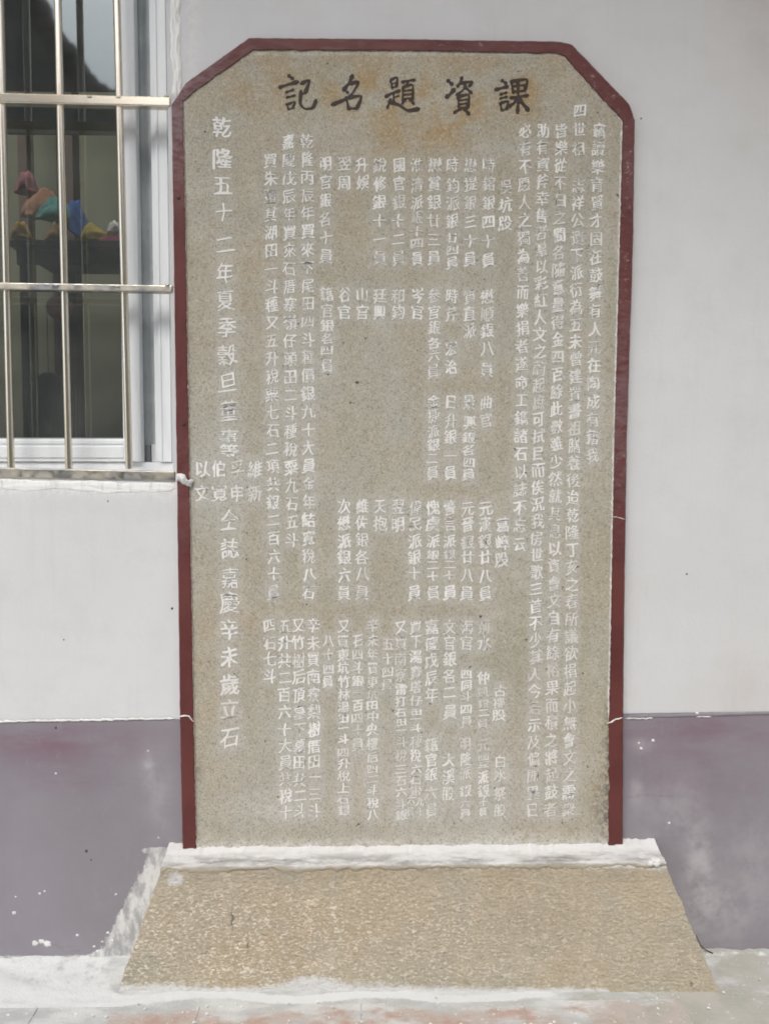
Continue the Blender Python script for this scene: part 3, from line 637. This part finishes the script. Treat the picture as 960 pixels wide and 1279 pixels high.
def glyph(ch, var):
    k = (ch, var)
    if k not in cache:
        c = bpy.data.curves.new('g', 'FONT'); c.body = ch; c.resolution_u = 3; c.offset = (-0.013, -0.008, -0.003)[var]
        o = bpy.data.objects.new('g', c); COL.objects.link(o)
        dg = bpy.context.evaluated_depsgraph_get(); dg.update()
        me = o.evaluated_get(dg).to_mesh()
        v_ = np.array([q.co[:2] for q in me.vertices], dtype=float).reshape(-1, 2)
        f_ = [tuple(p.vertices) for p in me.polygons]
        o.evaluated_get(dg).to_mesh_clear(); bpy.data.objects.remove(o); bpy.data.curves.remove(c)
        v_ -= np.array([0.49, 0.383]); cache[k] = (v_, f_)
    return cache[k]
YT = YS-0.0008
marks = []
def column(name, x0, x1, s, hs, size, mat, parent, wide=0.92):
    ys = list(np.linspace(hs[0], hs[1], len(s))) if len(hs) == 2 and len(s) > 2 else list(hs)
    V, Fc, FD = [], [], []
    for i, (ch, y) in enumerate(zip(s, ys)):
        nb = [abs(ys[k]-y) for k in (i-1, i+1) if 0 <= k < len(ys)]
        hh = min(size, min(nb)*1.0) if nb else size
        if ch in '一二三十四廿': hh = max(hh, size*0.72)*0.92
        x = x0+(x1-x0)*((y-ys[0])/max(1, ys[-1]-ys[0]))+random.uniform(-0.6, 0.6)
        g_, f_ = glyph(ch, random.choice((0, 1, 1, 2)))
        a = math.radians(random.uniform(-3.5, 3.5)); sh = random.uniform(0.05, 0.13); sq = random.uniform(0.9, 1.06)
        ph = random.uniform(0, 99); w_ = g_.copy()
        w_[:, 0] += 0.036*np.sin(g_[:, 1]*7+ph)+0.012*np.sin(g_[:, 1]*23+g_[:, 0]*9+ph*2)
        w_[:, 1] += 0.038*np.sin(g_[:, 0]*6+ph*1.7)+0.014*np.sin(g_[:, 0]*27+g_[:, 1]*8+ph)+sh*g_[:, 0]
        # strokes of uneven weight, as cut and filled by hand
        w_ += 0.014*np.stack([np.sin(g_[:, 1]*61+ph), np.sin(g_[:, 0]*57+ph)], 1)
        X = (w_[:, 0]*math.cos(a)-w_[:, 1]*math.sin(a))*size*wide*sq; Z = (w_[:, 0]*math.sin(a)+w_[:, 1]*math.cos(a))*hh
        # the slanted brush: the same character laid again a hair to the side, so uprights come out heavier
        bw = size*random.choice((0.014, 0.020, 0.026, 0.032))
        fd = max(0, random.gauss(0.0, 0.13)+0.16*max(0, min(1, (x-560)/120))*(0.2+0.8*(y > 650))+0.12*(y > 780)*(x > 430)); fade = min(fd, 0.6)
        for lay in range(3):
            k = len(V); dx, dy = (lay-1)*bw, (lay-1)*bw*0.40
            V += [P(x+p+dx, y-q+dy, YT-0.00008*lay) for p, q in zip(X, Z)]
            Fc += [tuple(k+e for e in f) for f in f_]; FD += [fade]*len(X)
        marks.append((x, y, size))
    o = mesh(name, V, Fc, mat, parent); attr(o, 'faded', FD); return o
for (x0, x1, s, hs) in TXT:
    small = (len(hs) > 2 and min(np.diff(hs)) < 18 and hs[0] > 700)
    sz = 19.5 if not small else 17.6
    if x0 < 330 and hs[0] > 500: sz = 22.5
    if s in ('九十', '六員', '十員') and hs[0] > 990: sz = 12.5
    column('inscription_column', x0, x1, s, hs, sz, M['letter'], tab, 0.88)
for (x0, x1, s, hs) in BIG: column('inscription_column', x0, x1, s, hs, 27.5, M['letter'], tab, 0.9)
# stains on the slab, now that the letters are placed
co = coords(slab); u, v = to_px(co); chalk = np.zeros(len(u))
gridm = np.zeros((1300, 960))
yy, xx = np.mgrid[0:1300, 0:960]
for (x, y, s_) in marks:
    a0, a1, b0, b1 = int(max(0, y-34)), int(y+34), int(max(0, x-30)), int(x+30)
    sub = np.exp(-((xx[a0:a1, b0:b1]-x)/(s_*0.62))**4-((yy[a0:a1, b0:b1]-y)/(s_*0.75))**4)
    gridm[a0:a1, b0:b1] = np.maximum(gridm[a0:a1, b0:b1], sub)
ui, vi = np.clip(u.astype(int), 0, 959), np.clip(v.astype(int), 0, 1299)
chalk = gridm[vi, ui]
region = 0.35+0.55*np.clip((v-180)/300, 0, 1)
attr(slab, 'chalk', chalk*region*1.05+0.55*gauss(u, v, 470, 960, 190, 90)+0.35*gauss(u, v, 600, 960, 60, 70)+0.5*gauss(u, v, 640, 190, 40, 16)+0.25*gauss(u, v, 730, 130, 30, 40)
     + 0.35*gauss(u, v, 395, 160, 60, 25)+0.35*gauss(u, v, 690, 980, 50, 60)+0.45*gauss(u, v, 280, 600, 50, 50)+0.35*gauss(u, v, 750, 500, 25, 60)+0.18*gauss(u, v, 470, 500, 200, 200))
attr(slab, 'ochre', 0.28*np.exp(-((v-60)/110.0)**2)+0.75*gauss(u, v, 560, 130, 60, 45)+0.75*gauss(u, v, 455, 120, 50, 30)+0.6*gauss(u, v, 650, 110, 35, 30)+0.35*gauss(u, v, 330, 110, 40, 30)+0.4*gauss(u, v, 510, 165, 80, 25)
     + 0.30*gauss(u, v, 310, 330, 30, 80)+0.45*gauss(u, v, 745, 950, 14, 50)+0.4*gauss(u, v, 700, 1030, 50, 14)+0.25*gauss(u, v, 430, 300, 35, 60)+0.3*gauss(u, v, 300, 740, 30, 60)+0.2*gauss(u, v, 250, 900, 30, 150))
e_r = xin(v)[1]-u; e_l = u-xin(v)[0]
attr(slab, 'grime', 0.95*np.exp(-(e_r/7)**2)*(v > 880)+0.5*np.exp(-(e_l/4)**2)*(v > 250)+0.7*gauss(u, v, 248, 960, 5, 20)+0.8*gauss(u, v, 713, 762, 4, 4)+0.15*np.exp(-(e_r/4)**2)+0.7*gauss(u, v, 747, 1010, 10, 40))
attr(slab, 'lime', 0.9*np.exp(-((v-1058)/9.0)**2)+0.45*gauss(u, v, 330, 1010, 50, 22)+0.6*gauss(u, v, 620, 970, 16, 10)+0.3*gauss(u, v, 520, 990, 90, 35)+0.35*gauss(u, v, 598, 185, 12, 7)+0.6*np.exp(-(e_r/2.2)**2)*(v < 880)+0.35*np.exp(-(e_l/2.2)**2)+0.5*np.exp(-((v-67)/2.5)**2)
     +0.5*gauss(u, v, 640, 1045, 90, 8))
# fine ridge of filler where slab and border meet
for part, sd_ in (([(p[0]-1.0, p[1]) for p in inner[11:17]], 3), ([(p[0]+0.6, p[1]) for p in inner[1:6]], 9)):
    ribbon('joint_filler', [P(a, b, YS-0.0005) for a, b in part], 0.0013, 0.0022, M['lime'] if sd_ == 3 else plain('tan_filler', (0.48, 0.41, 0.34), 0.9), tab, seed=sd_, rag=1.3, step=0.004, fq=90, bumpy=1.2)
# white cracks of filler that cross the border
for part, sd_ in (([(757, 904), (764, 901.5), (768, 898.5), (777, 896.6)], 5), ([(222, 895.5), (230, 894), (236, 894.5), (240, 900), (243, 902)], 6), ([(764, 646), (769, 645.5), (781, 649)], 7)):
    ribbon('filler_crack', [P(a, b, YB-0.0006) for a, b in part], 0.0017 if sd_ != 7 else 0.001, 0.0016, M['lime'], tab, seed=sd_, rag=0.6, step=0.003, fq=120)
ribbon('filler_lump', [P(a, b, YB-0.001) for a, b in ((220, 600), (226, 597), (231, 600), (236, 602), (239, 608))], 0.010, 0.007, M['lime'], tab, seed=14, rag=0.7, step=0.003, fq=60, bumpy=0.9)
# screw heads / pits in the border
SCREW = plain('screw_dark', (0.06, 0.02, 0.02), 0.5)
for (a, b) in ((229.5, 530), (223, 247)):
    bm = bmesh.new(); c = P(a, b, YB-0.0008); res = bmesh.ops.create_icosphere(bm, subdivisions=2, radius=1)
    for q in res['verts']: q.co = Vector((c.x+q.co.x*0.005, c.y+q.co.y*0.0014, c.z+q.co.z*0.005))
    bm_obj('screw_head', bm, SCREW, tab, True)

# ---- the title: five brush-drawn dark characters, every stroke a tapered ribbon
def brush(name, org, sc, strokes):
    V, Fc = [], []
    for si, (wd, pts) in enumerate(strokes):
        q = [Vector((org[0]+a/sc, org[1]+b/sc, 0)) for a, b in pts]; line = []
        for k in range(len(q)-1):
            p0, p1, p2, p3 = q[max(k-1, 0)], q[k], q[k+1], q[min(k+2, len(q)-1)]
            for i in range(7):
                t_ = i/7; sharp = 0.35
                m1, m2 = (p2-p0)*sharp, (p3-p1)*sharp
                line.append((2*t_**3-3*t_**2+1)*p1+(t_**3-2*t_**2+t_)*m1+(-2*t_**3+3*t_**2)*p2+(t_**3-t_**2)*m2)
        line.append(q[-1]); n_ = len(line); base = len(V); yv = YS-0.0006-0.00006*si
        for i, p in enumerate(line):
            d = (line[min(i+1, n_-1)]-line[max(i-1, 0)]); d = d.normalized() if d.length else Vector((1, 0, 0)); sd_ = Vector((-d.y, d.x, 0))
            t_ = i/(n_-1); wf = 0.78+0.34*math.cos(t_*2*math.pi)*0.8+0.10*fn(i*0.8, si*3.1, org[0])
            wf *= 1.0 if 0 < i < n_-1 else 0.55
            hw = wd/sc*0.5*wf*1.55
            V += [P(*(p+sd_*hw)[:2], yv), P(*(p-sd_*hw)[:2], yv)]
        for i in range(n_-1): a = base+2*i; Fc.append((a, a+2, a+3, a+1))
        for p, s_ in ((line[0], 0), (line[-1], 1)):
            k = len(V); 
            for i in range(10): V.append(P(p.x+wd/sc*0.57*math.cos(i*.628)*(1+.15*fn(i, si)), p.y+wd/sc*0.57*math.sin(i*.628), yv-0.00005))
            Fc.append(tuple(range(k, k+10)))
    return mesh(name, V, Fc, M['title'], tab)
A, B = ((330, 80), 5.333), ((470, 80), 4.571)
brush('title_character', *A, [(22, [(165,78),(188,96)]), (20, [(102,156),(140,142),(222,118)]), (15, [(146,188),(194,170)]), (15, [(150,222),(202,209)]), (13, [(147,265),(162,300)]), (13, [(155,268),(206,252),(190,288)]), (13, [(160,302),(196,290)]),
    (19, [(247,128),(300,110),(272,190)]), (13, [(247,200),(278,188)]), (17, [(244,180),(240,262),(268,296),(322,290),(344,240)])])
brush('title_character', *A, [(22, [(586,78),(565,125),(528,172)]), (18, [(568,132),(626,122),(585,196),(530,238),(452,270)]), (17, [(532,168),(556,190)]), (17, [(545,222),(560,292)]), (19, [(556,224),(645,214),(618,290)]), (18, [(558,296),(616,294)])])
brush('title_character', *B, [(12, [(80,95),(90,138)]), (13, [(80,92),(118,76),(114,128)]), (9, [(87,114),(112,106)]), (10, [(91,134),(114,128)]), (15, [(52,186),(90,166),(132,152)]), (12, [(97,162),(98,218)]), (10, [(99,190),(126,182)]), (13, [(80,200),(62,248)]),
    (17, [(74,214),(125,232),(178,264),(240,256)]), (13, [(146,102),(182,94),(218,90)]), (10, [(182,98),(168,124)]), (11, [(150,130),(150,214)]), (12, [(152,130),(206,120),(206,205)]), (9, [(154,152),(202,146)]), (9, [(154,175),(202,169)]), (9, [(154,198),(204,192)]), (11, [(166,202),(146,226)]), (13, [(190,202),(212,224)])])
brush('title_character', *B, [(20, [(408,95),(430,114)]), (20, [(400,188),(420,172),(442,146)]), (14, [(487,76),(478,104),(462,128)]), (15, [(478,110),(546,100),(530,126)]), (12, [(507,118),(494,148),(456,176)]), (17, [(506,132),(540,164)]),
    (13, [(464,186),(470,250)]), (14, [(466,186),(526,176),(520,250)]), (10, [(470,207),(518,201)]), (10, [(470,229),(518,223)]), (11, [(470,250),(518,246)]), (15, [(482,252),(444,276)]), (18, [(500,252),(526,284)])])
brush('title_character', *B, [(18, [(716,94),(738,110)]), (18, [(680,146),(746,128)]), (13, [(706,172),(740,162)]), (13, [(706,196),(742,187)]), (13, [(705,222),(714,264)]), (13, [(710,222),(750,212),(742,256)]), (13, [(714,264),(744,256)]),
    (14, [(768,96),(780,164)]), (15, [(770,99),(858,88),(844,152)]), (11, [(778,126),(846,119)]), (12, [(780,158),(846,150)]), (15, [(806,98),(808,200),(804,276)]), (14, [(764,192),(862,178)]), (15, [(800,198),(782,222),(754,242)]), (20, [(816,202),(864,260)])])

# ------------------------------------------------------------------ plinth
pl = empty('stone_plinth', 'rough pecked tan stone plinth that flares out below the inscribed tablet', 'plinth')
YT1, YB1 = -0.085, -0.125
zc = P(515, 1080, YT1).z
tl, tr_ = P(203, 1083, YT1), P(829, 1077, YT1)
def on_floor(u_, v_): return G(u_, v_)
YBR = -0.157
bl, br = P(146, 1241, YB1), P(899, 1243, YBR)
nu_, nv_ = 430, 95; vs = []; fs = []
for j in range(nv_+1):
    for i in range(nu_+1):
        s, t_ = i/nu_, j/nv_
        a = tl.lerp(bl, t_); b = tr_.lerp(br, t_); p = a.lerp(b, s)
        edge = min(1, s*nu_/3, (1-s)*nu_/3, t_*nv_/2+0.2)
        rough_ = 0.0012*fr(p.x*110, p.z*150)+0.0009*fr(p.x*230, p.z*290, 4)+0.003*fr(p.x*9, p.z*9, 8)
        p.y -= rough_*edge; p.x += (0.0035*fr(p.z*28, s*9)+0.002*fr(p.z*120, s*9))*max(0, 1-min(s, 1-s)*120)
        if j == nv_: p.z = -0.01
        vs.append(p)
fs = [(j*(nu_+1)+i, (j+1)*(nu_+1)+i, (j+1)*(nu_+1)+i+1, j*(nu_+1)+i+1) for j in range(nv_) for i in range(nu_)]
face = mesh('carved_face', vs, fs, M['plinth'], pl, True)
u, v = to_px(coords(face))
attr(face, 'flecks', np.clip(1.05-(u-330)/700, 0.35, 1)*np.clip((v-1075)/60, 0.3, 1))
attr(face, 'lime', 0.95*np.exp(-((v-1078)/(7.0))**2)+0.95*gauss(u, v, 219, 1098, 10, 9)+1.0*np.exp(-((v-1246)/(14.0+9*np.exp(-((u-388)/28)**2)+5*np.exp(-((u-180)/60)**2)))**2)*(u < 760)+0.30*gauss(u, v, 220, 1160, 30, 50)+0.5*gauss(u, v, 818, 1078, 14, 12)+0.3*gauss(u, v, 430, 1225, 120, 12))
attr(face, 'grime', 0.25*np.exp(-((v-1094)/8.0)**2)+0.6*gauss(u, v, 160, 1215, 10, 18)+0.3*gauss(u, v, 660, 1150, 60, 40)+0.3*gauss(u, v, 860, 1180, 20, 30)+0.35*gauss(u, v, 560, 1228, 120, 8))
attr(face, 'crack', 1.0*gauss(u, v, 290+1.2*np.sin(v*.5), 1148, 1.1, 12)+0.8*gauss(u, v, 309, 1180, 1, 6)+gauss(u, v, 863, 1229, 1.2, 3))
body = [tl+Vector((0.001, 0.003, -0.001)), tr_+Vector((-0.001, 0.003, -0.001)), br+Vector((-0.001, 0.003, 0)), bl+Vector((0.001, 0.003, 0))]
back = [Vector((q.x, -0.0045, q.z)) for q in body]
bb = mesh('plinth_body', body+back, [(0, 4, 5, 1), (1, 5, 6, 2), (2, 6, 7, 3), (3, 7, 4, 0)], M['plinth'], pl)
# mortar bed on the ledge: uneven sheet from the tablet's foot, over the front edge
nu_, nv_ = 320, 22; vs = []
xl, xr = P(198, 1064, -0.05).x, P(829, 1060, -0.05).x
for i in range(nu_+1):
    s = i/nu_; x = tl.x+(tr_.x-tl.x)*s; zt_ = tl.z+(tr_.z-tl.z)*s
    ov = 0.014+0.008*fr(x*9, 3)+0.006*fr(x*45, 6)
    for j in range(nv_+1):
        t_ = j/nv_
        if t_ < 0.7:
            q = t_/0.7; y = -0.004+(YT1-0.002+0.004)*q
            z = zt_+0.0165*math.exp(-q*q*7)*(1+0.25*fr(x*22, 1)+0.2*fr(x*90, 5))+0.0035+0.0028*fr(x*16, q*4, 2)+0.0015*fr(x*70, q*9, 4)
        else:
            q = (t_-0.7)/0.3; y = YT1-0.0025-0.0008*math.sin(math.pi*min(1, q*1.05))*(1+0.5*fr(x*40, q, 7))+0.003*max(0, q-0.6)/0.4+(-0.13*ov*q)
            z = zt_+0.003-ov*q*1.1+0.0012*fr(x*60, q*3, 9)
        vs.append((x+(-0.004 if s == 0 else 0.004 if s == 1 else 0), y, z))
fs = [(i*(nv_+1)+j, i*(nv_+1)+j+1, (i+1)*(nv_+1)+j+1, (i+1)*(nv_+1)+j) for i in range(nu_) for j in range(nv_)]
cap = mesh('mortar_bed', vs, fs, M['cap'], pl, True)
jj = np.tile(np.arange(nv_+1)/nv_, nu_+1); attr(cap, 'fade', np.clip((jj-0.55)/0.45, 0, 1)); attr(cap, 'clean', np.where(jj < 0.22, 0.9, np.clip(0.9-(jj-0.22)*3.0, 0, 1)))
ribbon('mortar_lump', [P(a, b, YT1-0.003) for a, b in ((808, 1080), (817, 1077), (826, 1078))], 0.010, 0.005, M['lime'], pl, seed=33, rag=0.9, step=0.003, fq=70, bumpy=1.0)
# mortar fillet where the plinth meets the floor
fl = [G(uu, 1242+1.5*math.sin(uu*.02)-(5 if 370 < uu < 400 else 0), 0.004) for uu in range(150, 715, 8)]

# crumbs of mortar on the floor
bm = bmesh.new(); random.seed(3)
for i in range(130):
    a = random.uniform(0, 960); b = random.uniform(1198 if (a < 150 or a > 895) else 1247, 1285); c = G(a, b)
    if a < 150: b_r = 0.004
    r_ = random.choice((0.001, 0.0015, 0.002, 0.0035))*random.uniform(0.7, 1.3)
    res = bmesh.ops.create_icosphere(bm, subdivisions=1, radius=r_)
    for q in res['verts']:
        q.co *= 1+0.35*fr(q.co.x*400+i, q.co.z*400); q.co.z = q.co.z*0.6+0.006; q.co.x += c.x; q.co.y += c.y
tag(bm_obj('mortar_crumbs', bm, M['lime']), 'white crumbs of lime mortar scattered over the floor along the plinth foot', 'mortar crumbs', kind='stuff')
# twig leaning on the wall at the right
tw_ = []
vs = []; fs = []
pth = [P(869, 1168, -0.008), P(874, 1180, -0.012), P(880, 1186, -0.018), P(892, 1192, -0.02)]
def tube(path, r0, r1, vs, fs, seg=6):
    b = len(vs)
    for i, p in enumerate(path):
        r_ = r0+(r1-r0)*i/(len(path)-1)
        for k in range(seg): a = 2*math.pi*k/seg; vs.append(p+Vector((r_*math.cos(a), r_*math.sin(a)*0.7, r_*math.sin(a)*0.7)))
    for i in range(len(path)-1):
        for k in range(seg): fs.append((b+i*seg+k, b+i*seg+(k+1) % seg, b+(i+1)*seg+(k+1) % seg, b+(i+1)*seg+k))
tube(pth, 0.0008, 0.0018, vs, fs); tube([pth[1], P(871, 1184, -0.014)], 0.0012, 0.0006, vs, fs)
tag(mesh('twig', vs, fs, plain('twig_bark', (0.06, 0.05, 0.045), 0.9)), 'thin dark twig leaning on the purple wall foot right of the plinth', 'twig')

# ------------------------------------------------------------------ across the yard: what the window glass mirrors
opp = empty('opposite_house', 'dark gabled house across the yard, seen only mirrored in the upper window panes', 'house')
YO = -7.5
def mir(u_, v_):                        # a point of the plane y = YO as the pane mirrors it
    d = ray(u_, v_); ym = YF+0.006
    t_ = (ym+D)/d.y; hit = CAM+d*t_; k_ = (ym-YO)/d.y
    return Vector((hit.x+d.x*k_, YO, hit.z+d.z*k_))
edge_ = [(-150, -150), (-60, -90), (0, -55), (30, -12), (45, 4), (56, 26), (63, 52), (80, 60), (92, 82), (103, 102), (118, 116), (132, 125), (150, 131)]
top = [mir(*e) for e in edge_]
ridge_r = [Vector((12, YO, top[-1].z-0.35))]
prof = top+ridge_r
vs = [Vector((p.x, YO, p.z)) for p in prof]+[Vector((p.x, YO-4, p.z)) for p in prof]
n_ = len(prof)
mesh('roof', vs, [(i, i+1, n_+i+1, n_+i) for i in range(n_-1)], M['roof'], opp)
vs = [Vector((p.x, YO+0.01, p.z-0.02)) for p in prof]+[Vector((p.x, YO+0.01, -0.1)) for p in prof]
mesh('gable_wall', vs, [(i, n_+i, n_+i+1, i+1) for i in range(n_-1)], M['far_wall'], opp)
for i in range(n_-2):                    # ridge tiles, stepping down the gable
    a, b = prof[i], prof[i+1]; k_ = max(1, int((b-a).length/0.32))
    for q in range(k_):
        c = a.lerp(b, (q+0.5)/k_)
        o = box('ridge_tile', (c.x-0.13, YO-0.1, c.z-0.05), (c.x+0.13, YO+0.16, c.z+0.09), M['roof'], opp, 0.03)
